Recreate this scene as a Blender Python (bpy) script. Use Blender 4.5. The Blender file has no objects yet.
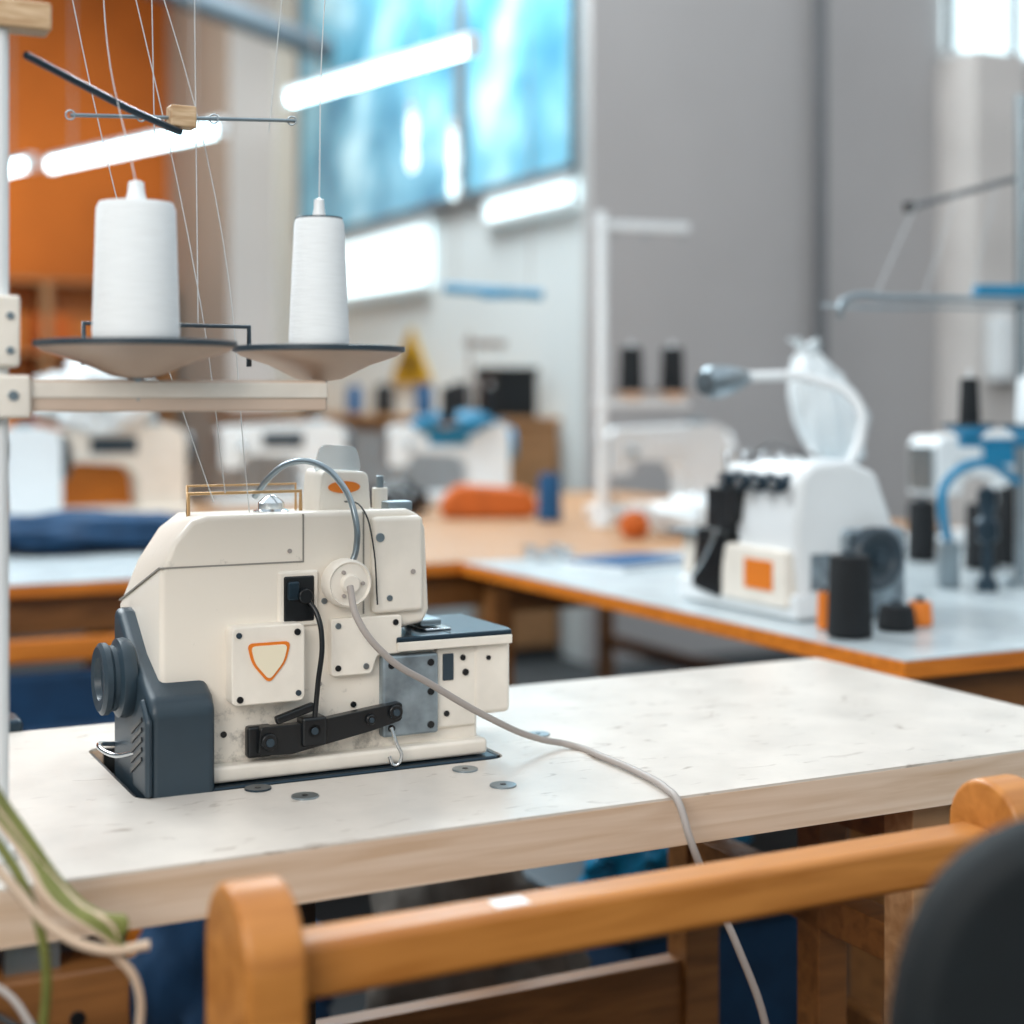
import bpy, bmesh, math, random
from mathutils import Vector, Matrix, noise
random.seed(3)
A = math.radians(26.66)      # the workshop grid is turned against the view axis
CA, SA = math.cos(A), math.sin(A)
def G(a, b, z=0.0):          # workshop grid (metres) -> world
    return Vector((a*CA-b*SA, a*SA+b*CA, z))
TH = 0.75                    # table height
scene = bpy.context.scene

# ------------------------------------------------------------ materials
def lin(h):
    h = h.lstrip('#'); o = []
    for i in (0, 2, 4):
        c = int(h[i:i+2], 16)/255
        o.append(c/12.92 if c <= 0.04045 else ((c+0.055)/1.055)**2.4)
    return o+[1.0]
def base(name):
    m = bpy.data.materials.new(name); m.use_nodes = True
    nt = m.node_tree; return m, nt, nt.nodes['Principled BSDF']
def mat(name, col, rough=0.5, metal=0.0, var=0.12, scale=6.0, bump=0.0, trans=0.0, alpha=1.0, stretch=(1,1,1)):
    m, nt, p = base(name)
    c = lin(col)
    tc = nt.nodes.new('ShaderNodeTexCoord'); mp = nt.nodes.new('ShaderNodeMapping')
    mp.inputs['Scale'].default_value = stretch
    n = nt.nodes.new('ShaderNodeTexNoise'); n.inputs['Scale'].default_value = scale; n.inputs['Detail'].default_value = 5
    nt.links.new(tc.outputs['Object'], mp.inputs[0]); nt.links.new(mp.outputs[0], n.inputs['Vector'])
    r = nt.nodes.new('ShaderNodeValToRGB')
    r.color_ramp.elements[0].position = 0.3; r.color_ramp.elements[1].position = 0.7
    r.color_ramp.elements[0].color = [x*(1-var) for x in c[:3]]+[1]
    r.color_ramp.elements[1].color = [min(1, x*(1+var*0.6)) for x in c[:3]]+[1]
    nt.links.new(n.outputs['Fac'], r.inputs[0]); nt.links.new(r.outputs[0], p.inputs['Base Color'])
    p.inputs['Roughness'].default_value = rough; p.inputs['Metallic'].default_value = metal
    if trans: p.inputs['Transmission Weight'].default_value = trans
    if alpha < 1: p.inputs['Alpha'].default_value = alpha
    if bump:
        b = nt.nodes.new('ShaderNodeBump'); b.inputs['Strength'].default_value = bump; b.inputs['Distance'].default_value = 0.01
        nt.links.new(n.outputs['Fac'], b.inputs['Height']); nt.links.new(b.outputs[0], p.inputs['Normal'])
    return m
def wood(name, c1, c2, rough=0.45, stretch=(1.5, 14, 14), scale=4, bump=0.12):
    m, nt, p = base(name)
    tc = nt.nodes.new('ShaderNodeTexCoord'); mp = nt.nodes.new('ShaderNodeMapping')
    mp.inputs['Scale'].default_value = stretch
    n = nt.nodes.new('ShaderNodeTexNoise'); n.inputs['Scale'].default_value = scale; n.inputs['Detail'].default_value = 6
    n.inputs['Distortion'].default_value = 0.6
    nt.links.new(tc.outputs['Object'], mp.inputs[0]); nt.links.new(mp.outputs[0], n.inputs['Vector'])
    r = nt.nodes.new('ShaderNodeValToRGB')
    r.color_ramp.elements[0].position = 0.32; r.color_ramp.elements[1].position = 0.66
    r.color_ramp.elements[0].color = lin(c2); r.color_ramp.elements[1].color = lin(c1)
    nt.links.new(n.outputs['Fac'], r.inputs[0]); nt.links.new(r.outputs[0], p.inputs['Base Color'])
    b = nt.nodes.new('ShaderNodeBump'); b.inputs['Strength'].default_value = bump; b.inputs['Distance'].default_value = 0.004
    nt.links.new(n.outputs['Fac'], b.inputs['Height']); nt.links.new(b.outputs[0], p.inputs['Normal'])
    p.inputs['Roughness'].default_value = rough
    return m
def emit(name, col, strength):
    m, nt, p = base(name)
    p.inputs['Base Color'].default_value = lin(col)
    p.inputs['Emission Color'].default_value = lin(col); p.inputs['Emission Strength'].default_value = strength
    return m
def grimy(name, col, dirt):
    m, nt, p = base(name)
    tc = nt.nodes.new('ShaderNodeTexCoord')
    n = nt.nodes.new('ShaderNodeTexNoise'); n.inputs['Scale'].default_value = 42; n.inputs['Detail'].default_value = 9; n.inputs['Roughness'].default_value = 0.72
    nt.links.new(tc.outputs['Object'], n.inputs['Vector'])
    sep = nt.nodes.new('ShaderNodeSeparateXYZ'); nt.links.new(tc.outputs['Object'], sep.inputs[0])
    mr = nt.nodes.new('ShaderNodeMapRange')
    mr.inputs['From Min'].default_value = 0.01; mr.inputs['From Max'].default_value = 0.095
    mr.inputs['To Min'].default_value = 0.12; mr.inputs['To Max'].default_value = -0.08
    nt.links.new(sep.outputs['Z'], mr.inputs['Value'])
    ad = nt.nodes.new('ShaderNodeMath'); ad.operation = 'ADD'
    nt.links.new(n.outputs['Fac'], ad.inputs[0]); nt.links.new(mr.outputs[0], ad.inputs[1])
    r = nt.nodes.new('ShaderNodeValToRGB')
    r.color_ramp.elements[0].position = 0.54; r.color_ramp.elements[0].color = lin(col)
    r.color_ramp.elements[1].position = 0.80; r.color_ramp.elements[1].color = lin(dirt)
    nt.links.new(ad.outputs[0], r.inputs[0]); nt.links.new(r.outputs[0], p.inputs['Base Color'])
    p.inputs['Roughness'].default_value = 0.34
    return m
def scuffed(name, col, stain, rough=0.3, amt=0.6):
    """laminate: broad mottling plus small dark scuffs and specks"""
    m, nt, p = base(name)
    tc = nt.nodes.new('ShaderNodeTexCoord')
    n1 = nt.nodes.new('ShaderNodeTexNoise'); n1.inputs['Scale'].default_value = 9; n1.inputs['Detail'].default_value = 8; n1.inputs['Roughness'].default_value = 0.65
    n2 = nt.nodes.new('ShaderNodeTexNoise'); n2.inputs['Scale'].default_value = 48; n2.inputs['Detail'].default_value = 4; n2.inputs['Distortion'].default_value = 1.2
    mp = nt.nodes.new('ShaderNodeMapping'); mp.inputs['Scale'].default_value = (0.45, 1.2, 1)
    nt.links.new(tc.outputs['Object'], mp.inputs[0]); nt.links.new(tc.outputs['Object'], n1.inputs['Vector']); nt.links.new(mp.outputs[0], n2.inputs['Vector'])
    r1 = nt.nodes.new('ShaderNodeValToRGB'); r1.color_ramp.elements[0].position = 0.32; r1.color_ramp.elements[1].position = 0.62
    c = lin(col); r1.color_ramp.elements[0].color = [x*0.85 for x in c[:3]]+[1]; r1.color_ramp.elements[1].color = c
    r2 = nt.nodes.new('ShaderNodeValToRGB'); r2.color_ramp.elements[0].position = 0.62; r2.color_ramp.elements[1].position = 0.74
    r2.color_ramp.elements[0].color = (0, 0, 0, 1); r2.color_ramp.elements[1].color = (amt, amt, amt, 1)
    nt.links.new(n1.outputs['Fac'], r1.inputs[0]); nt.links.new(n2.outputs['Fac'], r2.inputs[0])
    mx = nt.nodes.new('ShaderNodeMix'); mx.data_type = 'RGBA'
    nt.links.new(r2.outputs[0], mx.inputs[0]); nt.links.new(r1.outputs[0], mx.inputs[6]); mx.inputs[7].default_value = lin(stain)
    nt.links.new(mx.outputs[2], p.inputs['Base Color'])
    mr = nt.nodes.new('ShaderNodeMapRange'); mr.inputs['To Min'].default_value = rough-0.08; mr.inputs['To Max'].default_value = rough+0.12
    nt.links.new(n1.outputs['Fac'], mr.inputs['Value']); nt.links.new(mr.outputs[0], p.inputs['Roughness'])
    return m

M = {}
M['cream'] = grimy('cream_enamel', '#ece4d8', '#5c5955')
M['cream2'] = mat('cream_paint', '#ebe4d9', 0.36, var=0.08, scale=25)
M['white'] = mat('white_paint', '#e6eaec', 0.38, var=0.05)
M['laminate'] = scuffed('worn_laminate', '#d9d1c8', '#7c6858')
M['laminate_b'] = scuffed('blue_grey_laminate', '#c6d0d4', '#7c8890', 0.22)
M['palewood'] = wood('pale_wood_edge', '#e3cdb8', '#cfb296', stretch=(1.2, 10, 22), bump=0.04)
M['orangewood'] = wood('orange_wood_edge', '#e08428', '#c06a1a', bump=0.03)
M['benchwood'] = wood('varnished_wood', '#c98540', '#ab6a2b', rough=0.38, bump=0.05)
M['legwood'] = wood('brown_wood', '#8f5e31', '#6c4420', bump=0.05)
M['palelegwood'] = wood('pale_leg_wood', '#c99e74', '#a87c52', bump=0.05)
M['blockwood'] = wood('raw_wood_block', '#d9bd9a', '#b08a62', scale=20)
M['tanwood'] = wood('tan_wood', '#b38458', '#946a44', bump=0.03)
M['slate'] = mat('slate_plastic', '#2b3b46', 0.4, var=0.12, scale=20)
M['black'] = mat('black_enamel', '#0d1216', 0.33, var=0.2)
M['thread_black'] = mat('black_thread', '#0b1116', 0.8, var=0.4, scale=60, bump=0.3, stretch=(1, 1, 12))
M['thread_white'] = mat('white_thread', '#e6eaec', 0.85, var=0.04, scale=50, bump=0.1, stretch=(1, 1, 12))
M['thread_blue'] = mat('blue_thread', '#0f4d7a', 0.8, var=0.3, scale=50, bump=0.2)
M['steel'] = mat('steel', '#939fa6', 0.3, metal=0.9, var=0.1, scale=30)
M['steelplate'] = mat('worn_steel_plate', '#97a5ae', 0.38, metal=0.6, var=0.4, scale=40)
M['darksteel'] = mat('dark_steel', '#2a3b47', 0.28, metal=0.6, var=0.2)
M['chrome'] = mat('chrome', '#d5dadd', 0.16, metal=1.0, var=0.05)
M['brass'] = mat('brass_wire', '#b89468', 0.35, metal=0.8, var=0.1)
M['orange'] = mat('orange_ink', '#e07a1c', 0.5, var=0.04)
M['burntorange'] = mat('burnt_orange_fabric', '#c4601e', 0.8, var=0.2, bump=0.2, scale=12)
M['labelcream'] = mat('cream_label', '#e9dfc6', 0.5, var=0.03)
M['cable'] = mat('grey_cable', '#a39b96', 0.5, var=0.1)
M['seam'] = mat('seam_shadow_line', '#8d8983', 0.7, var=0.1)
M['greencable'] = mat('green_cable', '#757a3c', 0.6, var=0.25, scale=40)
M['creamcable'] = mat('cream_cable', '#cdb59d', 0.6, var=0.1)
M['blackcable'] = mat('black_cable', '#1a2024', 0.5, var=0.1)
M['disc'] = mat('spool_plate_enamel', '#d3bdab', 0.42, var=0.08, scale=15)
M['teal'] = mat('teal_plastic', '#0f7ea8', 0.4, var=0.1)
M['bluecloth'] = mat('blue_cloth', '#123a5c', 0.9, var=0.3, scale=14, bump=0.3)
M['darkvinyl'] = mat('dark_teal_vinyl', '#050f14', 0.75, var=0.2, scale=40)
M['bag'] = mat('translucent_plastic', '#e9f0f3', 0.3, var=0.06, scale=10, bump=0.2)
M['sack'] = mat('beige_sack', '#5f5953', 0.95, var=0.3, scale=15, bump=0.4)
M['greywall'] = mat('grey_plaster', '#b4b1b1', 0.9, var=0.05, scale=1.4)
M['palewall'] = mat('pale_plaster', '#d2d9da', 0.8, var=0.05, scale=1.1)
M['pillar'] = mat('pillar_plaster', '#d6d0cc', 0.85, var=0.1, scale=3)
M['orangewall'] = mat('orange_plaster', '#c0691f', 0.8, var=0.3, scale=0.8)
M['floor'] = mat('dark_concrete', '#22282c', 0.7, var=0.25, scale=3)
M['ceiling'] = mat('ceiling_paint', '#6d4e34', 0.9, var=0.1)
M['pipe'] = mat('pipe_paint', '#606266', 0.6, var=0.1)
M['tube'] = emit('fluorescent_tube', '#d3f5ff', 6)
M['thread'] = mat('thread_strand', '#c4c8ca', 0.7, var=0.02)
M['clear'] = mat('clear_plastic', '#cfd8db', 0.1, var=0.0, trans=0.4, alpha=0.6)
M['yellow'] = mat('yellow_sign', '#b58c14', 0.5, var=0.05)

def glassmat():
    m, nt, p = base('daylit_window_glass')
    tc = nt.nodes.new('ShaderNodeTexCoord')
    n = nt.nodes.new('ShaderNodeTexNoise'); n.inputs['Scale'].default_value = 2.0; n.inputs['Detail'].default_value = 4
    nt.links.new(tc.outputs['Object'], n.inputs['Vector'])
    r = nt.nodes.new('ShaderNodeValToRGB'); cr = r.color_ramp
    cr.elements[0].position = 0.34; cr.elements[0].color = lin('#3b7b96')
    cr.elements[1].position = 0.76; cr.elements[1].color = lin('#bfe6f0')
    e = cr.elements.new(0.54); e.color = lin('#6aa9c0')
    nt.links.new(n.outputs['Fac'], r.inputs[0])
    nt.links.new(r.outputs[0], p.inputs['Emission Color']); nt.links.new(r.outputs[0], p.inputs['Base Color'])
    p.inputs['Emission Strength'].default_value = 0.36; p.inputs['Roughness'].default_value = 0.2
    return m
M['glass'] = glassmat()
M['glass_and_glow'] = emit('bright_glass_and_glow', '#e2f6fb', 1.5)  # bright window glass; also the added wall glow and reflection streaks

# ------------------------------------------------------------ mesh helpers
def link(o, parent=None):
    scene.collection.objects.link(o)
    if parent is not None: o.parent = parent
    return o
def empty(name, loc=(0, 0, 0), rot=0.0):
    o = bpy.data.objects.new(name, None); o.location = loc; o.rotation_euler = (0, 0, rot); o.empty_display_size = 0.05
    return link(o)
def finish(name, bm, m, parent, loc=(0, 0, 0), rot=(0, 0, 0), bevel=0.0, smooth=False, seg=2):
    bmesh.ops.recalc_face_normals(bm, faces=bm.faces[:])
    me = bpy.data.meshes.new(name); bm.to_mesh(me); bm.free()
    o = bpy.data.objects.new(name, me); o.location = loc; o.rotation_euler = rot
    me.materials.append(M[m] if isinstance(m, str) else m)
    if smooth:
        for f in me.polygons: f.use_smooth = True
    if bevel:
        b = o.modifiers.new('bevel', 'BEVEL'); b.width = bevel; b.segments = seg; b.limit_method = 'ANGLE'; b.angle_limit = math.radians(32)
        for f in me.polygons: f.use_smooth = True
        me.update()
        w = o.modifiers.new('wn', 'WEIGHTED_NORMAL'); w.keep_sharp = True
    return link(o, parent)
def box(name, size, loc, m, parent=None, rot=(0, 0, 0), bevel=0.002, seg=2):
    bm = bmesh.new(); bmesh.ops.create_cube(bm, size=1.0)
    for v in bm.verts: v.co = Vector((v.co.x*size[0], v.co.y*size[1], v.co.z*size[2]))
    return finish(name, bm, m, parent, loc, rot, bevel, seg=seg)
def bx(name, x0, x1, y0, y1, z0, z1, m, parent=None, bevel=0.002, seg=2):
    return box(name, (x1-x0, y1-y0, z1-z0), ((x0+x1)/2, (y0+y1)/2, (z0+z1)/2), m, parent, bevel=bevel, seg=seg)
def lathe(name, prof, loc, m, parent=None, rot=(0, 0, 0), n=36, smooth_angle=35):
    bm = bmesh.new(); rings = []
    for r, z in prof:
        if r < 1e-6: rings.append([bm.verts.new((0, 0, z))])
        else: rings.append([bm.verts.new((r*math.cos(2*math.pi*i/n), r*math.sin(2*math.pi*i/n), z)) for i in range(n)])
    for k in range(len(rings)-1):
        p, q = rings[k], rings[k+1]
        for i in range(n):
            j = (i+1) % n
            if len(p) == 1 and len(q) == 1: continue
            if len(p) == 1: bm.faces.new((p[0], q[i], q[j]))
            elif len(q) == 1: bm.faces.new((p[i], p[j], q[0]))
            else: bm.faces.new((p[i], p[j], q[j], q[i]))
    for ring in (rings[0], rings[-1]):
        if len(ring) > 1: bm.faces.new(ring)
    bmesh.ops.recalc_face_normals(bm, faces=bm.faces[:])
    for e in bm.edges:
        if len(e.link_faces) == 2 and e.calc_face_angle(0) > math.radians(smooth_angle): e.smooth = False
    return finish(name, bm, m, parent, loc, rot, 0, True)
ROTY = {'z': (0, 0, 0), 'y': (math.radians(90), 0, 0), 'x': (0, math.radians(90), 0), '-x': (0, math.radians(-90), 0)}
def cyl(name, r, h, loc, m, parent=None, axis='z', r2=None, n=28, ch=None):
    """h along +axis from loc ('y' runs to -y: towards the operator)"""
    r2 = r if r2 is None else r2
    c = ch if ch is not None else min(r, h)*0.12
    return lathe(name, [(0, 0), (r-c, 0), (r, c), (r2, h-c), (r2-c, h), (0, h)], loc, m, parent, ROTY[axis], n)
def tube(name, pts, r, m, parent=None, res=8, smooth=True, cyclic=False):
    cu = bpy.data.curves.new(name, 'CURVE'); cu.dimensions = '3D'; cu.bevel_depth = r; cu.bevel_resolution = 3; cu.resolution_u = res
    cu.use_fill_caps = True
    if smooth:
        s = cu.splines.new('BEZIER'); s.bezier_points.add(len(pts)-1)
        for i, p in enumerate(pts):
            b = s.bezier_points[i]; b.co = p; b.handle_left_type = b.handle_right_type = 'AUTO'
        s.use_cyclic_u = cyclic
    else:
        s = cu.splines.new('POLY'); s.points.add(len(pts)-1)
        for i, p in enumerate(pts): s.points[i].co = (*p, 1)
        s.use_cyclic_u = cyclic
    o = bpy.data.objects.new(name+'_c', cu); scene.collection.objects.link(o)
    dg = bpy.context.evaluated_depsgraph_get(); me = bpy.data.meshes.new_from_object(o.evaluated_get(dg))
    bpy.data.objects.remove(o); me.name = name; me.materials.clear(); me.materials.append(M[m])
    for f in me.polygons: f.use_smooth = True
    return link(bpy.data.objects.new(name, me), parent)
def prism(name, poly, axis, d0, d1, m, parent=None, bevel=0.002, loc=(0, 0, 0), rot=(0, 0, 0), poly2=None, seg=2):
    """poly: 2D points; axis 'y' -> (x,z) outline swept y d0..d1 ; 'x' -> (y,z) ; 'z' -> (x,y)"""
    def co(p, d): return {'y': (p[0], d, p[1]), 'x': (d, p[0], p[1]), 'z': (p[0], p[1], d)}[axis]
    bm = bmesh.new(); q = poly2 or poly
    a = [bm.verts.new(co(p, d0)) for p in poly]; b = [bm.verts.new(co(p, d1)) for p in q]
    bm.faces.new(a); bm.faces.new(b); n = len(poly)
    for i in range(n): bm.faces.new((a[i], a[(i+1) % n], b[(i+1) % n], b[i]))
    return finish(name, bm, m, parent, loc, rot, bevel, seg=seg)
def blob(name, size, loc, m, parent=None, amp=0.15, freq=2.0, sub=4, flat=True, rot=(0, 0, 0), seed=0):
    bm = bmesh.new(); bmesh.ops.create_icosphere(bm, subdivisions=sub, radius=1.0)
    for v in bm.verts:
        d = v.co.normalized(); s = Vector((seed*3.1, seed*1.7, 0))
        k = 1+amp*(noise.noise(d*freq+s)+0.6*noise.noise(d*freq*2.3+s)-abs(noise.noise(d*freq*1.6-s)))
        c = Vector((d.x*k*size[0], d.y*k*size[1], d.z*k*size[2]))
        if flat: c.z = max(c.z, -size[2]*0.8)
        v.co = c
    return finish(name, bm, m, parent, loc, rot, 0, True)
def roundpoly(pts, r, n=5):
    out = []; L = len(pts)
    for i in range(L):
        p = Vector(pts[i]); a = (Vector(pts[i-1])-p).normalized(); b = (Vector(pts[(i+1) % L])-p).normalized()
        s = p+a*r; e = p+b*r
        for k in range(n+1):
            t = k/n; out.append(tuple((1-t)**2*s+2*t*(1-t)*p+t*t*e))
    return out
def screw(name, loc, r, m, parent, axis='y'):
    return cyl(name, r, 0.0015, loc, m, parent, axis, n=14)

# ------------------------------------------------------------ room
def gbox(name, a0, a1, b0, b1, z0, z1, m, bevel=0.0):
    return box(name, (a1-a0, b1-b0, z1-z0), G((a0+a1)/2, (b0+b1)/2, (z0+z1)/2), m, None, (0, 0, A), bevel)
gbox('floor', -4, 7.5, -3, 11.7, -0.1, 0, 'floor')
gbox('wall_grey', 3.21, 7.5, 5.66, 5.71, 0, 4.4, 'greywall')
gbox('wall_windows', 3.21, 3.41, 5.72, 11.7, 0, 4.4, 'palewall')
gbox('wall_far', -4, 3.2, 11.5, 11.7, 0, 4.4, 'orangewall')
gbox('wall_left', -4.2, -4.01, -3, 11.7, 0, 4.4, 'greywall')
gbox('wall_right', 7.51, 7.7, -3, 5.7, 0, 4.4, 'pillar')
gbox('wall_behind', -4, 7.5, -3.2, -3.01, 0, 4.4, 'palewall')
gbox('ceiling', -4, 3.2, 5.2, 11.5, 4.41, 4.5, 'ceiling')
gbox('trim_pillar', 5.10, 5.40, 5.4, 5.66, 0, 2.72, 'pillar')
gbox('trim_corner_pilaster', 2.9, 3.21, 9.9, 11.5, 0, 4.4, 'greywall')
def window(name, b0, b1, z0, z1, m, cols, rows, fr=0.03):
    p = empty(name, G(3.2, b0, z0), A)
    w, h = b1-b0, z1-z0
    bx('pane', -0.012, 0.0, 0, w, 0, h, m, p, 0)
    for i in range(cols+1):
        y = w*i/cols; bx('stile_%d' % i, -0.035, -0.012, y-fr, y+fr, -fr, h+fr, 'pipe' if m == 'glass' else 'white', p)
    for i in range(rows+1):
        z = h*i/rows; bx('rail_%d' % i, -0.035, -0.012, -fr, w+fr, z-fr, z+fr, 'pipe' if m == 'glass' else 'white', p)
window('window_1', 5.75, 6.85, 2.10, 4.2, 'glass', 1, 1, 0.015)
window('window_2', 6.90, 9.3, 2.10, 4.2, 'glass', 1, 1, 0.015)
window('added_glow_pane_a', 7.3, 9.2, 1.70, 2.02, 'glass_and_glow', 1, 1, 0.012)  # not a window: glowing pane added for light spilling on the wall
window('added_glow_pane_b', 5.76, 6.6, 1.95, 2.05, 'glass_and_glow', 1, 1, 0.010)  # second added pane, imitates the wall glow near the grey corner
w5 = empty('window_5', G(5.13, 5.62, 2.78), A)
bx('pane', 0, 1.6, 0.0, 0.03, 0, 1.5, 'glass_and_glow', w5, 0)
for i in range(5): bx('stile_%d' % i, i*0.4-0.02, i*0.4+0.02, -0.03, 0.0, -0.03, 1.53, 'pipe', w5)
bx('sill', -.05, 1.65, -0.06, 0.0, -0.06, -0.03, 'white', w5)
cyl('trim_pipe', 0.028, 4.4, G(4.36, 5.6, 0), 'pipe', None)
cyl('trim_pipe', 0.025, 2.7, G(5.47, 5.6, 0), 'pipe', None)
duct = empty('ceiling_duct', (-1.6, 8.2, 3.2), A-0.9)
tube('duct', [(0, -2.6, 0), (0, 2.6, 0)], 0.07, 'pipe', duct, smooth=False)
for s in (-1.8, 0, 1.8): tube('hanger_%d' % int(s*10), [(0, s, 0), (0, s, 1.2)], 0.01, 'pipe', duct, smooth=False)
gbox('electrical_box', 5.15, 5.35, 5.28, 5.4, 1.2, 1.5, 'white', 0.01)
# storage shelf along the far wall
sh = empty('storage_shelf', G(1.1, 11.1, 0), A)
for i, x in enumerate((0, 0.85, 1.7)): bx('upright_%d' % i, x-0.03, x+0.03, 0, 0.38, 0, 1.95, 'tanwood', sh)
for i, z in enumerate((0.3, 0.9, 1.45, 1.95)): bx('board_%d' % i, 0, 1.7, 0, 0.38, z-0.02, z, 'tanwood', sh)
bx('back_panel', 0, 1.7, 0.36, 0.38, 0.1, 1.95, 'orangewood', sh, 0)
for i in range(10):
    x = 0.1+(i % 5)*0.33; z = (0.9, 1.45)[i//5]
    if i in (3, 8): continue
    bx('carton_%d' % i, x, x+0.2+0.08*random.random(), 0.05, 0.32, z, z+0.2+0.12*random.random(), ('tanwood', 'burntorange', 'bluecloth', 'orangewood', 'labelcream')[(i*3) % 5], sh, 0.005)

def fluoro(p0, p1, name='fluorescent_lamp', top=4.40):
    p0 = Vector(p0); p1 = Vector(p1); c = (p0+p1)/2; d = p1-p0; L = d.length
    e = empty(name, c, math.atan2(d.y, d.x))
    bx('housing', -L/2, L/2, -0.02, 0.02, 0.02, 0.036, 'white', e, 0.006)
    cyl('tube', 0.0185, L-0.03, (-L/2+0.015, 0, 0.0), 'tube', e, 'x')
    for s in (-1, 1):
        bx('cap_%d' % s, min(s*L/2, s*(L/2-0.015)), max(s*L/2, s*(L/2-0.015)), -0.022, 0.022, -0.022, 0.028, 'white', e, 0.004)
        tube('wire_%d' % s, [(s*L*0.35, 0, 0.036), (s*L*0.35, 0, top-c.z)], 0.003, 'cable', e, smooth=False)
fluoro((-.659, 4.6, 2.0), (-.093, 3.9, 2.0))
fluoro((-1.64, 5.5, 1.95), (-.885, 4.75, 1.93))
fluoro((-2.5, 6.4, 1.98), (-1.74, 5.62, 1.95))
hl = empty('reflection_streaks', (-.32, 5.6, 1.85), 0)  # glowing shapes added in place of bright reflections, no real lamp
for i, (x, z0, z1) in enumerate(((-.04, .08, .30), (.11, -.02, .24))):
    lathe('streak_%d' % i, [(0, 0), (.014, .01), (.022, .05), (.014, .1), (.021, .15), (.014, z1-z0-.01), (0, z1-z0)], (x, 0, z0), 'glass_and_glow', hl)
    bx('added_cap_%d' % i, x-0.015, x+0.015, -0.015, 0.015, z1, z1+0.03, 'white', hl)
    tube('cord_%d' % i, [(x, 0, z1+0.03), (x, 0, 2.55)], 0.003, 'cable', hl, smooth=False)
gbox('beam_1', -2.5, 3.2, 4.3, 5.19, 4.41, 4.6, 'ceiling')

# ------------------------------------------------------------ tables
def table(name, a0, a1, b0, b1, top, edge, th=0.028, legs=True, hole=None, rail=True, legm='legwood'):
    e = empty(name, G(a0, b0, 0), A); W, D = a1-a0, b1-b0
    z0 = TH-th
    core = box('core', (W, D, th-0.0025), (W/2, D/2, z0+(th-0.0025)/2), edge, e, bevel=0.0015)
    lam = box('laminate', (W-0.001, D-0.001, 0.0025), (W/2, D/2, TH-0.00125), top, e, bevel=0)
    if hole:
        x0, x1, y0, y1 = hole; r = 0.02
        poly = roundpoly([(x0, y0), (x1, y0), (x1, y1), (x0, y1)], r)
        c = prism('cutter', poly, 'z', z0-0.05, TH+0.05, edge, None, 0)
        c.location = e.location; c.rotation_euler = e.rotation_euler
        bpy.context.view_layer.update()
        for o in (core, lam):
            o.modifiers.clear()
            b = o.modifiers.new('b', 'BOOLEAN'); b.object = c; b.operation = 'DIFFERENCE'; b.solver = 'EXACT'
            dg = bpy.context.evaluated_depsgraph_get(); me = bpy.data.meshes.new_from_object(o.evaluated_get(dg))
            o.modifiers.clear(); o.data = me
            for f in me.polygons: f.use_smooth = False
        bpy.data.objects.remove(c)
    if legs:
        for i, (x, y) in enumerate(((0.06, 0.06), (W-0.06, 0.06), (0.06, D-0.06), (W-0.06, D-0.06))):
            box('leg_%d' % i, (0.05, 0.05, z0), (x, y, z0/2), legm, e, bevel=0.003)
        if rail:
            bx('apron', 0.085, W-0.085, 0.05, 0.07, z0-0.08, z0, legm, e)
            bx('apron_back', 0.085, W-0.085, D-0.07, D-0.05, z0-0.08, z0, legm, e)
            for i, x in enumerate((0.06, W-0.06)):
                bx('stretcher_%d' % i, x-0.012, x+0.012, 0.085, D-0.085, 0.15, 0.2, legm, e)
    return e
TA, TB = -0.12, 1.19
MO = Vector((-.3254, 1.433, TH))     # overlock placement (world)
ma = MO.x*CA+MO.y*SA-TA; mb = -MO.x*SA+MO.y*CA-TB
main = table('sewing_table', TA, 1.353, TB, 1.745, 'laminate', 'palewood', 0.045, legs=False,
             hole=(ma-0.028, ma+0.345, mb-0.03, mb+0.2))
zt = TH-0.045
for k, x in enumerate((0.16, 1.22)):
    bx('leg_front_%d' % k, x-0.025, x+0.025, 0.04, 0.085, 0, zt, 'palelegwood', main)
    bx('leg_mid_%d' % k, x-0.02, x+0.02, 0.2, 0.24, 0, zt-0.06, 'legwood', main)
    bx('leg_back_%d' % k, x-0.025, x+0.025, 0.46, 0.505, 0, zt, 'legwood', main)
    bx('leg_cap_%d' % k, x-0.02, x+0.02, 0.085, 0.46, zt-0.06, zt, 'legwood', main)
    bx('leg_brace_%d' % k, x-0.02, x+0.02, 0.085, 0.46, 0.52, 0.56, 'legwood', main)
    bx('leg_foot_%d' % k, x-0.02, x+0.02, 0.085, 0.46, 0.06, 0.11, 'legwood', main)
bx('back_stretcher', 0.185, 1.195, 0.47, 0.5, 0.3, 0.4, 'legwood', main)
bx('oil_pan', ma-0.04, ma+0.36, mb-0.045, mb+0.215, zt-0.03, zt-0.001, 'black', main, 0.004)
bx('hole_lip_back', ma-0.01, ma+0.335, mb+0.196, mb+0.1995, zt, TH-0.001, 'black', main, 0)
bx('hole_lip_right', ma+0.3415, ma+0.3445, mb-0.012, mb+0.182, zt, TH-0.001, 'black', main, 0)
bx('hole_lip_left', ma-0.0275, ma-0.0245, mb-0.012, mb+0.182, zt, TH-0.001, 'black', main, 0)
bx('rear_tray', 0.05, ma-0.07, 0.556, 0.61, TH-0.03, TH+0.012, 'darksteel', main, 0.006)
bx('motor_bracket', ma+0.1, ma+0.14, 0.2, 0.24, 0.45, zt-0.03, 'black', main, 0.004)
cyl('motor', 0.07, 0.2, (ma+0.0, 0.22, 0.42), 'black', main, 'x')
for i, (X, Y) in enumerate(((-.0457, 1.508), (-.1877, 1.4055), (-.235, 1.434), (-.0084, 1.4456), (.028, 1.6657))):
    l = Vector((X*CA+Y*SA-TA, -X*SA+Y*CA-TB, TH))
    cyl('bolt_%d' % i, 0.0125, 0.0018, l, 'steel' if i != 2 else 'darksteel', main, n=24)
    cyl('bolt_hole_%d' % i, 0.003, 0.0022, l, 'black', main, n=12)

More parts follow.
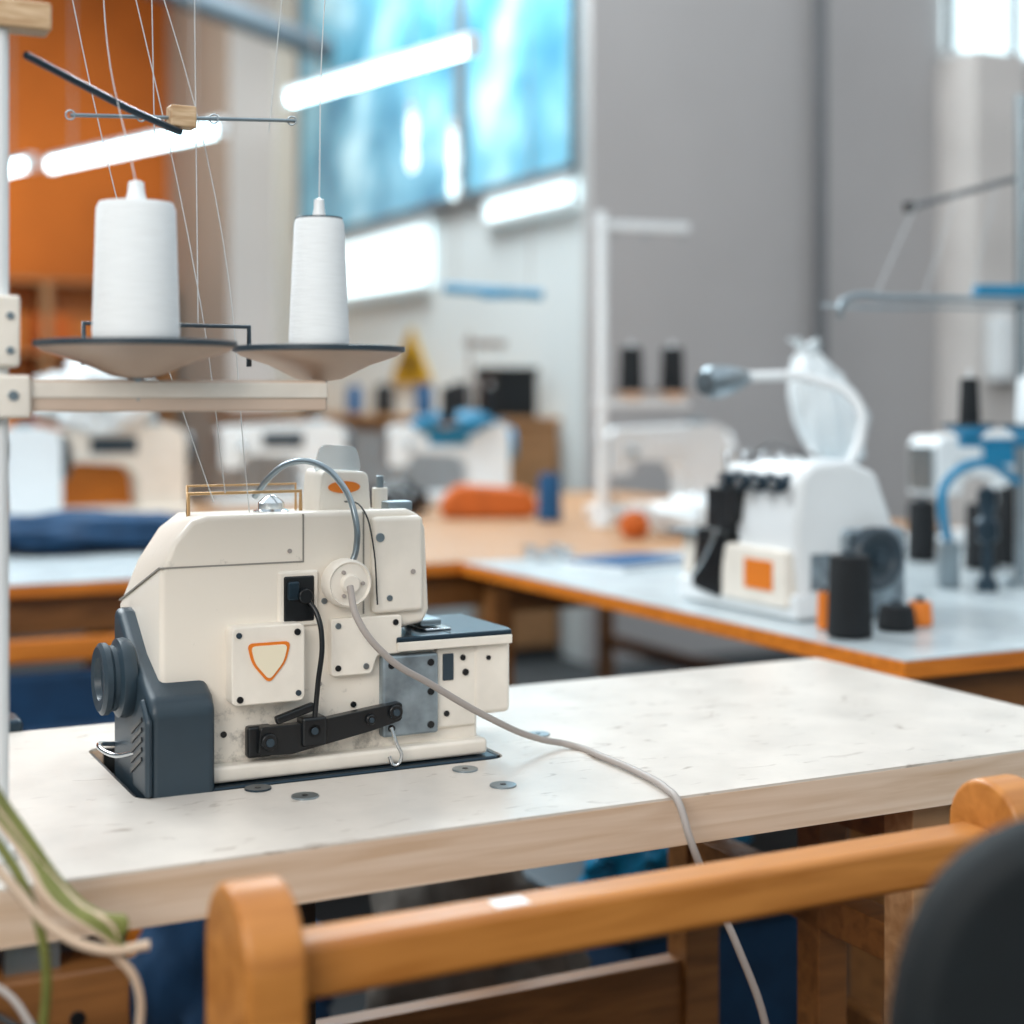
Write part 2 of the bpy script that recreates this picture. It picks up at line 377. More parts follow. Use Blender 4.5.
t1 = table('work_table', 1.449, 3.1, 1.674, 3.13, 'laminate_b', 'orangewood')
t3 = table('work_table', -1.2, 1.0, 3.14, 4.5, 'laminate_b', 'orangewood')
t5 = table('cutting_table', 1.01, 3.1, 3.14, 5.3, 'tanwood', 'orangewood')

# ------------------------------------------------------------ hero overlock
ov = empty('overlock_machine', MO, A)
front = [(0.0, -0.03), (0.0, 0.2), (0.012, 0.228), (0.03, 0.248), (0.045, 0.252), (0.248, 0.252), (0.262, 0.246), (0.268, 0.232), (0.272, 0.15), (0.266, 0.137), (0.24, 0.133), (0.24, -0.03)]
back = [(0.0, -0.03), (0.0, 0.15), (0.018, 0.195), (0.04, 0.228), (0.06, 0.243), (0.24, 0.243), (0.255, 0.237), (0.262, 0.225), (0.266, 0.15), (0.262, 0.137), (0.24, 0.133), (0.24, -0.03)]
prism('body', front, 'y', 0.0, 0.17, 'cream', ov, 0.006, poly2=back, seg=3)
bx('seam_lid', 0.0, 0.138, -0.0006, 0.003, 0.2035, 0.205, 'seam', ov, 0)
bx('seam_lid_v', 0.138, 0.1395, -0.0006, 0.003, 0.2035, 0.25, 'seam', ov, 0)
bx('seam_vertical', 0.2, 0.2015, -0.0006, 0.003, 0.15, 0.25, 'seam', ov, 0)
prism('lid_side_seam', [(0.003, 0.2035), (0.003, 0.205), (0.168, 0.1565), (0.168, 0.155)], 'x', -0.0006, 0.003, 'seam', ov, 0)
bx('bed_right', 0.235, 0.325, 0.0, 0.16, -0.03, 0.118, 'cream2', ov, 0.004)
bx('end_block', 0.318, 0.36, -0.006, 0.15, 0.04, 0.118, 'cream2', ov, 0.006, 3)
prism('cloth_plate', [(0.232, -0.012), (0.358, -0.012), (0.362, 0.0), (0.362, 0.12), (0.232, 0.12)], 'z', 0.118, 0.126, 'darksteel', ov, 0.002)
bx('cloth_plate_lip', 0.232, 0.358, -0.0135, -0.009, 0.112, 0.121, 'cream2', ov, 0.001)
bx('cloth_plate_groove', 0.29, 0.292, -0.008, 0.12, 0.1255, 0.1265, 'black', ov, 0)
bx('needle_plate', 0.272, 0.3, 0.01, 0.08, 0.126, 0.129, 'chrome', ov, 0.001)
bx('presser_foot', 0.27, 0.294, 0.02, 0.075, 0.13, 0.137, 'steel', ov, 0.002)
cyl('needle_bar', 0.004, 0.075, (0.272, 0.055, 0.135), 'chrome', ov)
bx('needle_clamp', 0.264, 0.28, 0.045, 0.065, 0.16, 0.19, 'black', ov, 0.003)
bx('face_cover', 0.208, 0.262, -0.008, 0.01, 0.15, 0.245, 'cream2', ov, 0.005, 3)
bx('base_sill', 0.042, 0.33, -0.014, 0.1, 0.002, 0.018, 'cream2', ov, 0.004)
bx('base_plate', 0.035, 0.338, -0.022, 0.17, -0.044, 0.001, 'darksteel', ov, 0.003)
bx('recess_frame', 0.113, 0.154, -0.003, 0.004, 0.142, 0.196, 'cream2', ov, 0.003)
bx('recess', 0.118, 0.149, -0.0045, 0.004, 0.147, 0.191, 'black', ov, 0.002)
bx('recess_part', 0.121, 0.133, -0.008, 0.0, 0.168, 0.186, 'darksteel', ov, 0.002)
tube('lever', [(0.14, -0.004, 0.17), (0.147, -0.016, 0.155), (0.150, -0.022, 0.13), (0.146, -0.022, 0.09), (0.143, -0.018, 0.045)], 0.0026, 'black', ov)
cyl('lever_pivot', 0.007, 0.012, (0.138, 0.0, 0.172), 'black', ov, 'y')
prism('label_plate', roundpoly([(0.062, 0.074), (0.134, 0.074), (0.134, 0.148), (0.062, 0.148)], 0.007), 'y', -0.02, 0.004, 'cream2', ov, 0.002)
def tri(s):
    cx, cz = 0.098, 0.1155
    P = [(cx-0.0215*s, cz+0.0165*s), (cx+0.0215*s, cz+0.0165*s), (cx+0.0165*s, cz-0.003*s), (cx, cz-0.0225*s), (cx-0.0165*s, cz-0.003*s)]
    return roundpoly(P, 0.0065*s, 5)
prism('label_outline', tri(1.0), 'y', -0.0212, -0.019, 'orange', ov, 0)
prism('label_fill', tri(0.84), 'y', -0.0222, -0.019, 'labelcream', ov, 0)
k = 0
for x, z in ((0.126, 0.14), (0.07, 0.08)):
    screw('label_screw_%d' % k, (x, -0.02, z), 0.0032, 'black', ov); k += 1
for x, z in ((0.069, 0.14), (0.127, 0.082)):
    screw('label_screw_%d' % k, (x, -0.02, z), 0.0028, 'slate', ov); k += 1
prism('cover_plate', roundpoly([(0.164, 0.092), (0.206, 0.092), (0.212, 0.11), (0.238, 0.11), (0.238, 0.148), (0.164, 0.148)], 0.004), 'y', -0.009, 0.002, 'cream2', ov, 0.0015)
for x, z in ((0.171, 0.141), (0.171, 0.1), (0.2, 0.1), (0.231, 0.141), (0.205, 0.125)):
    screw('cover_screw_%d' % k, (x, -0.009, z), 0.003, 'black' if k % 2 else 'steel', ov); k += 1
bx('steel_plate', 0.217, 0.277, -0.011, 0.002, 0.028, 0.108, 'steelplate', ov, 0.003)
for x in (0.226, 0.268):
    for z in (0.037, 0.099):
        screw('plate_screw_%d' % k, (x, -0.011, z), 0.0036, 'black', ov); k += 1
screw('plate_screw_mid', (0.268, -0.011, 0.07), 0.0036, 'black', ov)
bx('bed_strip', 0.277, 0.322, -0.004, 0.01, 0.03, 0.112, 'cream2', ov, 0.003)
bx('bed_slot', 0.284, 0.296, -0.0055, 0.0, 0.078, 0.105, 'slate', ov, 0.001)
for x, z, r in ((0.306, 0.1, .003), (0.309, 0.085, .0035), (0.312, 0.05, .003), (0.288, 0.045, .003), (0.334, 0.098, .0025)):
    screw('bed_screw_%d' % k, (x, -0.0045 if x < .32 else -0.006, z), r, 'black', ov); k += 1
# looper mechanism
prism('looper_arm', roundpoly([(0.088, 0.026), (0.12, 0.024), (0.2, 0.038), (0.234, 0.046), (0.234, 0.064), (0.2, 0.06), (0.135, 0.052), (0.09, 0.052)], 0.004, 3), 'y', -0.02, -0.008, 'black', ov, 0.002)
bx('looper_carrier', 0.08, 0.105, -0.012, 0.0, 0.022, 0.052, 'black', ov, 0.003)
bx('looper_block', 0.13, 0.155, -0.024, -0.004, 0.03, 0.058, 'black', ov, 0.003)
for i, (x, z, r) in enumerate(((0.098, 0.038, 0.008), (0.142, 0.045, 0.007), (0.2, 0.05, 0.005), (0.226, 0.055, 0.007))):
    cyl('looper_hub_%d' % i, r, 0.006, (x, -0.018, z), 'black', ov, 'y', n=20)
    screw('looper_bolt_%d' % i, (x, -0.024, z), r*0.5, 'slate', ov)
box('looper_link', (0.04, 0.008, 0.008), (0.125, -0.016, 0.062), 'black', ov, (0, math.radians(-16), 0), 0.002)
tube('thread_hook', [(0.222, -0.02, 0.04), (0.226, -0.024, 0.025), (0.231, -0.024, 0.01), (0.225, -0.022, 0.003), (0.22, -0.02, 0.012)], 0.0018, 'chrome', ov)
lathe('cable_knob', [(0, 0), (0.02, 0), (0.0235, 0.004), (0.0235, 0.018), (0.021, 0.022), (0.019, 0.02), (0.01, 0.021), (0.008, 0.026), (0, 0.026)], (0.178, -0.002, 0.183), 'cream2', ov, ROTY['y'], 40)
for i in range(3):
    cyl('knob_pin_%d' % i, 0.002, 0.003, (0.178+0.013*math.cos(i*2.1), -0.022, 0.183+0.013*math.sin(i*2.1)), 'cable', ov, 'y', n=12)
for x, z, r, m in ((0.125, 0.215, .0022, 'cable'), (0.16, 0.165, .003, 'steel'), (0.215, 0.225, .0045, 'steel'), (0.25, 0.19, .0025, 'cable'), (0.19, 0.062, .003, 'black'), (0.155, 0.085, .0025, 'cable'), (0.06, 0.045, .003, 'black'), (0.225, 0.165, .003, 'steel')):
    screw('body_screw_%d' % k, (x, -0.008 if x > .208 and z > .15 else 0.0, z), r, m, ov); k += 1
# guard (belt cover) and handwheel
gp = [(-0.03, -0.04), (-0.03, 0.078), (-0.02, 0.09), (0.05, 0.118), (0.10, 0.152), (0.125, 0.156), (0.125, -0.01), (0.09, -0.04)]
prism('belt_guard', gp, 'x', -0.016, 0.045, 'slate', ov, 0.008, seg=3)
prism('belt_guard_rib', [(-0.032, 0.0), (-0.032, 0.07), (-0.01, 0.088), (0.02, 0.06), (0.02, 0.0)], 'x', -0.021, -0.014, 'slate', ov, 0.004)
for i in range(5):
    box('guard_vent_%d' % i, (0.002, 0.045, 0.0035), (-0.0215, 0.0, 0.025+i*0.009), 'black', ov, (math.radians(-25), 0, 0), 0)
lathe('handwheel', [(0, 0), (0.03, 0), (0.036, 0.003), (0.038, 0.008), (0.037, 0.015), (0.031, 0.018), (0.031, 0.022), (0.034, 0.025), (0.034, 0.03), (0.03, 0.033), (0.02, 0.032), (0.018, 0.026), (0, 0.026)], (-0.012, 0.058, 0.096), 'slate', ov, ROTY['-x'], 44)
tube('oil_pipe', [(-0.012, 0.03, 0.03), (-0.028, 0.06, 0.022), (-0.035, 0.1, 0.025), (-0.015, 0.12, 0.02)], 0.0025, 'chrome', ov)
# things on top
lathe('oil_cap', [(0, 0), (0.018, 0), (0.018, 0.004), (0.013, 0.006), (0.013, 0.012), (0.01, 0.015), (0.004, 0.019), (0, 0.02)], (0.126, 0.06, 0.246), 'chrome', ov)
tube('thread_frame', [(0.045, 0.07, 0.24), (0.045, 0.07, 0.268), (0.16, 0.07, 0.268), (0.16, 0.07, 0.24)], 0.0022, 'brass', ov, smooth=False)
tube('thread_frame_back', [(0.052, 0.1, 0.236), (0.052, 0.1, 0.274), (0.165, 0.1, 0.274), (0.165, 0.1, 0.236)], 0.0015, 'brass', ov, smooth=False)
hp = roundpoly([(0.172, 0.24), (0.23, 0.24), (0.226, 0.287), (0.176, 0.29)], 0.008)
prism('thread_housing', hp, 'y', 0.05, 0.105, 'cream2', ov, 0.003)
ell = [(0.199+0.017*math.cos(t*math.pi/12), 0.272+0.006*math.sin(t*math.pi/12)) for t in range(24)]
prism('oval_badge', ell, 'y', 0.0485, 0.051, 'orange', ov, 0)
prism('eye_shield', roundpoly([(0.174, 0.286), (0.226, 0.286), (0.221, 0.312), (0.182, 0.315)], 0.008), 'y', 0.07, 0.075, 'clear', ov, 0.0005)
cyl('thread_pin', 0.008, 0.03, (0.242, 0.06, 0.24), 'cream2', ov)
cyl('thread_pin_tip', 0.004, 0.012, (0.242, 0.06, 0.27), 'steel', ov)
bx('top_guide', 0.235, 0.262, 0.02, 0.04, 0.248, 0.258, 'steel', ov, 0.002)
tube('flexible_hose', [(0.118, 0.09, 0.262), (0.130, 0.07, 0.285), (0.145, 0.05, 0.298), (0.163, 0.03, 0.297), (0.178, 0.005, 0.28), (0.186, -0.014, 0.25), (0.187, -0.016, 0.215), (0.182, -0.015, 0.2)], 0.0032, 'steel', ov)
tube('thread_wire', [(0.2, 0.06, 0.258), (0.202, 0.0, 0.25), (0.206, -0.012, 0.22), (0.21, -0.014, 0.16)], 0.0008, 'blackcable', ov)

cab = [(-.154, 1.473, .933), (-.146, 1.460, .905), (-.118, 1.462, .868), (-.079, 1.487, .838), (-.02, 1.53, .795), (.03, 1.585, .763), (.058, 1.6, .7545),
       (.09, 1.545, .7545), (.125, 1.47, .7545), (.142, 1.415, .7545), (.149, 1.389, .75), (.158, 1.368, .72), (.172, 1.372, .685), (.198, 1.362, .63), (.222, 1.35, .56), (.24, 1.36, .3), (.25, 1.4, .08), (.3, 1.5, .008), (.5, 1.65, .008)]
tube('power_cable', cab, 0.0034, 'cable')

# ------------------------------------------------------------ thread stand (front left)
ts = empty('thread_stand', (-.4015, 1.213, TH), A)
tsi = Matrix.Translation((-.399, 1.213, TH)) @ Matrix.Rotation(A, 4, 'Z'); tsi.invert()
def L(x, y, z): return tuple(tsi @ Vector((x, y, z)))
cyl('pole', 0.0075, 1.0, (0, 0, 0), 'white', ts, ch=0.001)
cyl('pole_base', 0.014, 0.01, (0, 0, 0), 'white', ts)
zb = 1.1135-TH
bx('shelf_bar', -0.03, 0.267, -0.012, 0.012, zb-0.013, zb+0.013, 'disc', ts, 0.002)
bx('shelf_bar_face', 0.02, 0.267, -0.0135, -0.011, zb-0.002, zb+0.011, 'cream2', ts, 0.001)
bx('shelf_clamp', -0.022, 0.022, -0.018, 0.018, zb-0.018, zb+0.016, 'cream2', ts, 0.003)
bx('upper_clamp', -0.018, 0.014, -0.016, 0.016, zb+0.022, zb+0.078, 'cream2', ts, 0.003)
for i, z in enumerate((zb+0.035, zb+0.062)): screw('clamp_screw_%d' % i, (0.006, -0.016, z), 0.003, 'steel', ts)
screw('shelf_screw', (0.008, -0.018, zb), 0.004, 'steel', ts)
def spool(parent, tag, loc, R, rb, rt, h, thr, plate='disc', capm='white'):
    lathe('plate_'+tag, [(0.008, -0.026), (0.02, -0.024), (R*0.6, -0.012), (R*0.93, -0.004), (R, 0.0), (R, 0.0035), (R*0.96, 0.0035), (R*0.6, -0.004), (0.0, -0.006)], loc, plate, parent, n=56)
    lathe('plate_rim_'+tag, [(R-0.001, -0.001), (R+0.0018, 0.0), (R+0.0018, 0.004), (R-0.003, 0.0045), (R-0.003, 0.001)], loc, 'slate', parent, n=56)
    l = Vector(loc)
    lathe('cone_'+tag, [(0, 0), (rb*0.93, 0), (rb, 0.004), (rb*1.01, 0.01), (rt*1.02, h-0.005), (rt*0.95, h), (rt*0.5, h+0.001), (rt*0.3, h-0.004), (0, h-0.004)], l+Vector((0, 0, 0.002)), thr, parent, n=44)
    lathe('cone_tip_'+tag, [(0, 0), (rt*0.34, 0), (rt*0.22, 0.014), (rt*0.2, 0.022), (0, 0.024)], l+Vector((0, 0, h-0.003)), capm, parent, n=20)
d1 = L(-.302, 1.256, 1.1535); d2 = L(-.1667, 1.36, 1.1525)
spool(ts, 'a', d1, 0.079, 0.0345, 0.031, 0.114, 'thread_white')
spool(ts, 'b', d2, 0.0735, 0.0262, 0.0215, 0.114, 'thread_white')
cyl('cone_ring_b', 0.0205, 0.003, (d2[0], d2[1], d2[2]+0.1145), 'slate', ts)
for t, d in (('a', d1), ('b', d2)):
    cyl('plate_post_'+t, 0.007, 0.03, (d[0], d[1], zb-0.005), 'steel', ts)
tube('plate_arm', [(0.25, 0.0, zb), (d2[0], d2[1], zb)], 0.006, 'disc', ts, smooth=False)
tube('rear_bar', [L(-.365, 1.33, 1.14), L(-.365, 1.33, 1.176), L(-.235, 1.40, 1.176), L(-.235, 1.40, 1.14)], 0.0025, 'slate', ts, smooth=False)
# upper thread guide
bx('top_block', -0.02, 0.038, -0.014, 0.014, 0.65, 0.672, 'blockwood', ts, 0.002)
tube('guide_rod', [L(-.385, 1.235, 1.385), L(-.33, 1.34, 1.362), L(-.297, 1.4, 1.352)], 0.0032, 'darksteel', ts, smooth=False)
gb = L(-.297, 1.405, 1.366); box('guide_block', (0.024, 0.018, 0.02), gb, 'blockwood', ts, bevel=0.002)
tube('guide_cross', [L(-.385, 1.36, 1.36), L(-.20, 1.455, 1.372)], 0.0018, 'steel', ts, smooth=False)
for i, s in enumerate((0.0, 0.3, 0.62, 0.98)):
    p = Vector((-.385, 1.36, 1.36)).lerp(Vector((-.20, 1.455, 1.372)), s)
    tube('guide_eye_%d' % i, [L(p.x+0.004*math.cos(t), p.y, p.z+0.004*math.sin(t)) for t in (0, 1.57, 3.14, 4.71)], 0.0008, 'steel', ts, cyclic=True)
thr = [[(-.302, 1.256, 1.285), (-.36, 1.38, 1.45), (-.37, 1.42, 1.6)], [(-.1667, 1.36, 1.285), (-.172, 1.43, 1.45), (-.16, 1.45, 1.62)],
       [(-.37, 1.42, 1.6), (-.285, 1.43, 1.2), (-.275, 1.5, 1.02)], [(-.36, 1.42, 1.62), (-.275, 1.45, 1.3), (-.255, 1.52, 1.0)],
       [(-.43, 1.42, 1.62), (-.35, 1.43, 1.25), (-.31, 1.47, 1.1), (-.29, 1.52, 1.01)], [(-.33, 1.42, 1.62), (-.325, 1.42, 1.35)],
       [(-.225, 1.45, 1.36), (-.2, 1.45, 1.62)], [(-.29, 1.42, 1.62), (-.285, 1.42, 1.18)]]
for i, p in enumerate(thr): tube('thread_%d' % i, [L(*q) for q in p], 0.0005, 'thread', ts)

# cable bundle hanging at the front-left table corner
cb = empty('cable_bundle', (-.3, 1.08, .75))
def cb_t(name, pts, r, m):
    tube(name, [(x+.3, y-1.08, z-.75) for x, y, z in pts], r, m, cb)
for i in range(8):
    o = i*0.0042
    cb_t('green_%d' % i, [(-.42+o, 1.10, .87), (-.375+o, 1.092, .828-o*.6), (-.34+o*1.3, 1.085, .788-o), (-.322+o*1.5, 1.075, .765-o*.5), (-.285+o*0.6, 1.07, .742+o*.3), (-.262-o*.6, 1.075, .726+o*.2)], 0.0026, 'greencable' if i % 4 else 'creamcable')
cb_t('green_down', [(-.40, 1.09, .84), (-.36, 1.085, .80), (-.335, 1.08, .76), (-.325, 1.08, .72), (-.33, 1.09, .66), (-.34, 1.1, .5)], 0.0035, 'greencable')
cb_t('cream_0', [(-.43, 1.08, .85), (-.38, 1.075, .81), (-.345, 1.07, .775), (-.315, 1.068, .745), (-.28, 1.07, .73), (-.252, 1.078, .731)], 0.0036, 'creamcable')
cb_t('cream_1', [(-.28, 1.075, .73), (-.262, 1.08, .705), (-.262, 1.085, .66), (-.28, 1.1, .58), (-.29, 1.1, .4)], 0.003, 'creamcable')
for i in range(7):
    cb_t('dark_%d' % i, [(-.44, 1.12, .71-i*.015), (-.36, 1.1, .69-i*.02), (-.32+i*.015, 1.09, .655-i*.012), (-.28, 1.1, .66-i*.02), (-.25+i*.01, 1.14, .62-i*.02), (-.2, 1.2, .66)], 0.0028, 'blackcable' if i % 3 else 'cable')
jb = empty('junction_box', (-.37, 1.16, .597), A)
bx('case', -0.06, 0.08, -0.02, 0.03, 0, 0.085, 'legwood', jb, 0.004); bx('bracket', -0.01, 0.03, -0.005, 0.02, 0.085, 0.106, 'steel', jb, 0)
for i in range(3): screw('terminal_%d' % i, (-0.03+i*0.035, -0.02, 0.05), 0.006, 'black', jb)

# ------------------------------------------------------------ foreground bench
wb = empty('wooden_bench', (-.166, 1.0, 0), A)
def post(x, tag, w=0.048, zt_=0.752):
    pr = [(-w, 0), (w, 0), (w, zt_)]+[(w*math.cos(t), zt_+w*math.sin(t)) for t in [i*math.pi/14 for i in range(1, 14)]]+[(-w, zt_)]
    prism('post_'+tag, pr, 'x', x-0.02, x+0.02, 'benchwood', wb, 0.005, seg=3)
post(0, 'left'); post(0.64, 'right', 0.042, 0.755)
prism('top_rail', [(-0.019, 0.722), (0.019, 0.722), (0.019, 0.76), (-0.019, 0.76)], 'x', 0.021, 0.619, 'benchwood', wb, 0.007, seg=4)
bx('lower_rail', 0.021, 0.619, -0.01, 0.01, 0.50, 0.54, 'benchwood', wb, 0.004)
bx('seat', -0.02, 0.66, 0.05, 0.3, 0.40, 0.43, 'benchwood', wb, 0.008)
for x in (0.0, 0.64): bx('front_leg_%d' % int(x*10), x-0.018, x+0.018, 0.25, 0.29, 0, 0.40, 'benchwood', wb, 0.004)
bx('rail_label', 0.17, 0.195, -0.010, 0.006, 0.7598, 0.7605, 'white', wb, 0)

# ------------------------------------------------------------ office chair at the right
oc = empty('office_chair', (.378, .86, 0), 0.05)
sq = []
for i in range(48):
    t = 2*math.pi*i/48; c, s = math.cos(t), math.sin(t)
    sq.append((0.172*math.copysign(abs(c)**0.6, c), 0.685+0.2*math.copysign(abs(s)**0.6, s)))
prism('backrest', sq, 'y', -0.02, 0.025, 'darkvinyl', oc, 0.018, seg=5)
bx('back_stem', -0.025, 0.025, 0.026, 0.045, 0.40, 0.72, 'black', oc, 0.004)
prism('seat', roundpoly([(-.22, -.46), (.22, -.46), (.22, -.03), (-.22, -.03)], 0.08), 'z', 0.42, 0.49, 'darkvinyl', oc, 0.02, seg=4)
bx('seat_bracket', -0.03, 0.03, -0.2, 0.045, 0.39, 0.42, 'black', oc)
cyl('gas_lift', 0.025, 0.32, (0, -0.24, 0.1), 'black', oc)
for i in range(5):
    t = i*2*math.pi/5
    tube('foot_%d' % i, [(0, -0.24, 0.12), (0.26*math.cos(t), -0.24+0.26*math.sin(t), 0.065)], 0.016, 'black', oc, smooth=False)
    cyl('caster_%d' % i, 0.025, 0.03, (0.26*math.cos(t)+0.015, -0.24+0.26*math.sin(t), 0.025), 'black', oc, '-x')

# ------------------------------------------------------------ second overlock on work table
o2 = empty('overlock_machine', (.300, 2.813, TH), A-math.pi/2)
bx('base', 0.0, 0.35, 0.0, 0.22, 0.002, 0.045, 'white', o2, 0.008)
bx('bed', 0.0, 0.13, 0.01, 0.17, 0.045, 0.12, 'cream2', o2, 0.006)
bx('cloth_plate', -0.02, 0.14, -0.01, 0.14, 0.12, 0.128, 'steel', o2, 0.002)
bx('looper_cover', 0.15, 0.335, -0.008, 0.05, 0.02, 0.115, 'cream2', o2, 0.006)
b0 = [(0.015, 0.03), (0.0, 0.15), (0.012, 0.235), (0.04, 0.258), (0.11, 0.262), (0.17, 0.24), (0.215, 0.13), (0.22, 0.03)]
prism('body', b0, 'x', 0.18, 0.35, 'white', o2, 0.014, seg=3)
bx('head', 0.12, 0.2, 0.02, 0.13, 0.15, 0.25, 'white', o2, 0.012)
bx('needle_block', 0.09, 0.175, 0.0, 0.06, 0.13, 0.21, 'black', o2, 0.006)
bx('thread_block', 0.175, 0.2, -0.012, 0.03, 0.15, 0.215, 'black', o2, 0.004)
cyl('needle_bar', 0.005, 0.14, (0.1, 0.04, 0.128), 'chrome', o2)
prism('thread_recess', [(0.06, 0.03), (0.14, 0.02), (0.17, 0.13), (0.08, 0.14)], 'y', -0.010, 0.03, 'black', o2, 0.003)
tube('looper_rod', [(0.07, -0.015, 0.05), (0.12, -0.02, 0.09), (0.15, -0.015, 0.14)], 0.004, 'chrome', o2)
for i in range(4):
    lathe('tension_knob_%d' % i, [(0, 0), (0.017, 0), (0.017, 0.006), (0.012, 0.008), (0.012, 0.02), (0.015, 0.022), (0.015, 0.034), (0, 0.036)], (0.165+i*0.048, 0.02, 0.222), 'darksteel', o2, ROTY['y'], 24)
    screw('tension_cap_%d' % i, (0.165+i*0.048, -0.016, 0.222), 0.009, 'chrome', o2)
    tube('guide_%d' % i, [(0.165+i*0.048, 0.03, 0.255), (0.165+i*0.048, 0.0, 0.275), (0.175+i*0.048, -0.01, 0.26)], 0.0018, 'chrome', o2)
tube('top_wire', [(0.14, 0.06, 0.25), (0.16, 0.07, 0.275), (0.25, 0.07, 0.275), (0.29, 0.07, 0.258)], 0.002, 'blackcable', o2)
bx('yellow_label', 0.22, 0.3, -0.0095, -0.007, 0.045, 0.095, 'orange', o2, 0.001)
bx('rating_plate', 0.3499, 0.352, 0.03, 0.07, 0.05, 0.11, 'steelplate', o2, 0.001)
lathe('handwheel', [(0, 0), (0.046, 0), (0.052, 0.006), (0.052, 0.022), (0.046, 0.028), (0.036, 0.024), (0.03, 0.018), (0.014, 0.018), (0.012, 0.03), (0, 0.032)], (0.359, 0.145, 0.1), 'slate', o2, ROTY['x'], 40)
bx('belt_cover', 0.33, 0.36, 0.09, 0.225, 0.0, 0.15, 'steelplate', o2, 0.012)
tube('lamp_hose', [(0.3, 0.14, 0.24), (0.305, 0.17, 0.3), (0.29, 0.17, 0.36), (0.24, 0.12, 0.395), (0.19, 0.03, 0.4), (0.17, -0.015, 0.395)], 0.009, 'white', o2)
lathe('lamp_head', [(0, 0), (0.012, 0.0), (0.018, 0.02), (0.026, 0.06), (0.028, 0.1), (0.02, 0.118), (0, 0.12)], (0.185, 0.02, 0.398), 'steel', o2, (math.radians(95), 0, math.radians(20)), 30)
def stand(name, loc, rot, h, cones, polem='white', barm='white', pr=0.012, reach=0.25, topbar=0.25, zplate=0.38, cr=0.034):
    e = empty(name, loc, rot)
    cyl('pole', pr, h, (0, 0, 0), polem, e, ch=0.001); cyl('foot', 0.035, 0.015, (0, 0, 0), polem, e)
    bx('shelf_bar', -0.02, reach, -0.012, 0.012, zplate-0.045, zplate-0.022, barm, e)
    bx('top_bar', -0.02, topbar, -0.012, 0.012, h-0.05, h-0.025, barm, e)
    for i, x in enumerate((0.04, topbar*0.5, topbar-0.02)):
        tube('eye_%d' % i, [(x+0.01*math.cos(t), 0, h-0.063+0.01*math.sin(t)) for t in (0, 1.57, 3.14, 4.71)], 0.0015, 'steel', e, cyclic=True)
    for i, (x, y, m) in enumerate(cones):
        spool(e, 'c%d' % i, (x, y, zplate), 0.06, cr, cr*0.9, 0.125, m)
        cyl('post_%d' % i, 0.006, 0.03, (x, y, zplate-0.04), 'steel', e)
        if abs(y) > 0.03: tube('arm_%d' % i, [(x, 0, zplate-0.033), (x, y, zplate-0.033)], 0.005, 'steel', e, smooth=False)
    return e
bag_stand = stand('thread_stand', (.61, 3.07, TH), A, 0.44, [], topbar=0.05, reach=0.05, pr=0.008, zplate=0.3)
# crumpled plastic bag pulled over the stand: folded body with a gathered top
bm = bmesh.new(); rows = []; NB = 44
prof = [(0.03, 0.24), (0.055, 0.255), (0.068, 0.285), (0.073, 0.33), (0.07, 0.375), (0.056, 0.41), (0.036, 0.435), (0.018, 0.45), (0.024, 0.465), (0.034, 0.475)]
for r, z in prof:
    lean = (z-0.34)*-0.35+0.012
    row = []
    for i in range(NB):
        t = 2*math.pi*i/NB
        f = 1+0.13*math.sin(5*t+z*30)+0.09*math.sin(9*t-z*22)+0.35*noise.noise(Vector((math.cos(t)*1.6, math.sin(t)*1.6, z*12)))
        row.append(bm.verts.new((lean+r*f*math.cos(t), r*0.7*f*math.sin(t), z+0.018*noise.noise(Vector((math.cos(t)*2, math.sin(t)*2, z*9+3))))))
    rows.append(row)
for j in range(len(rows)-1):
    for i in range(NB): bm.faces.new((rows[j][i], rows[j][(i+1) % NB], rows[j+1][(i+1) % NB], rows[j+1][i]))
bm.faces.new(rows[0])
bgo = finish('plastic_bag', bm, 'bag', bag_stand, smooth=True)

def cone_free(name, X, Y, r, h, m, z=TH):
    e = empty(name, (X, Y, z))
    lathe('yarn', [(0, 0.002), (r*0.95, 0.002), (r, 0.006), (r*1.0, 0.012), (r*0.9, h-0.006), (r*0.85, h-0.001), (r*0.3, h-0.001), (0, h-0.004)], (0, 0, 0), m, e)
    lathe('core', [(0, 0), (r*0.7, 0), (r*0.7, 0.002), (r*0.33, h*0.9), (r*0.28, h+0.008), (0, h+0.008)], (0, 0, 0), 'slate', e, n=24)
cone_free('thread_cone', .512, 2.35, 0.034, 0.125, 'thread_black')
cone_free('thread_cone', .60, 2.42, 0.03, 0.04, 'thread_black')
cone_free('thread_cone', .65, 2.47, 0.02, 0.04, 'orange')
cone_free('thread_cone', .49, 2.43, 0.012, 0.06, 'orange')
cone_free('thread_cone', .918, 3.47, 0.034, 0.135, 'thread_black')
cone_free('thread_cone', 1.0, 3.30, 0.036, 0.14, 'thread_black')
cone_free('thread_cone', 1.09, 3.38, 0.034, 0.17, 'thread_black')

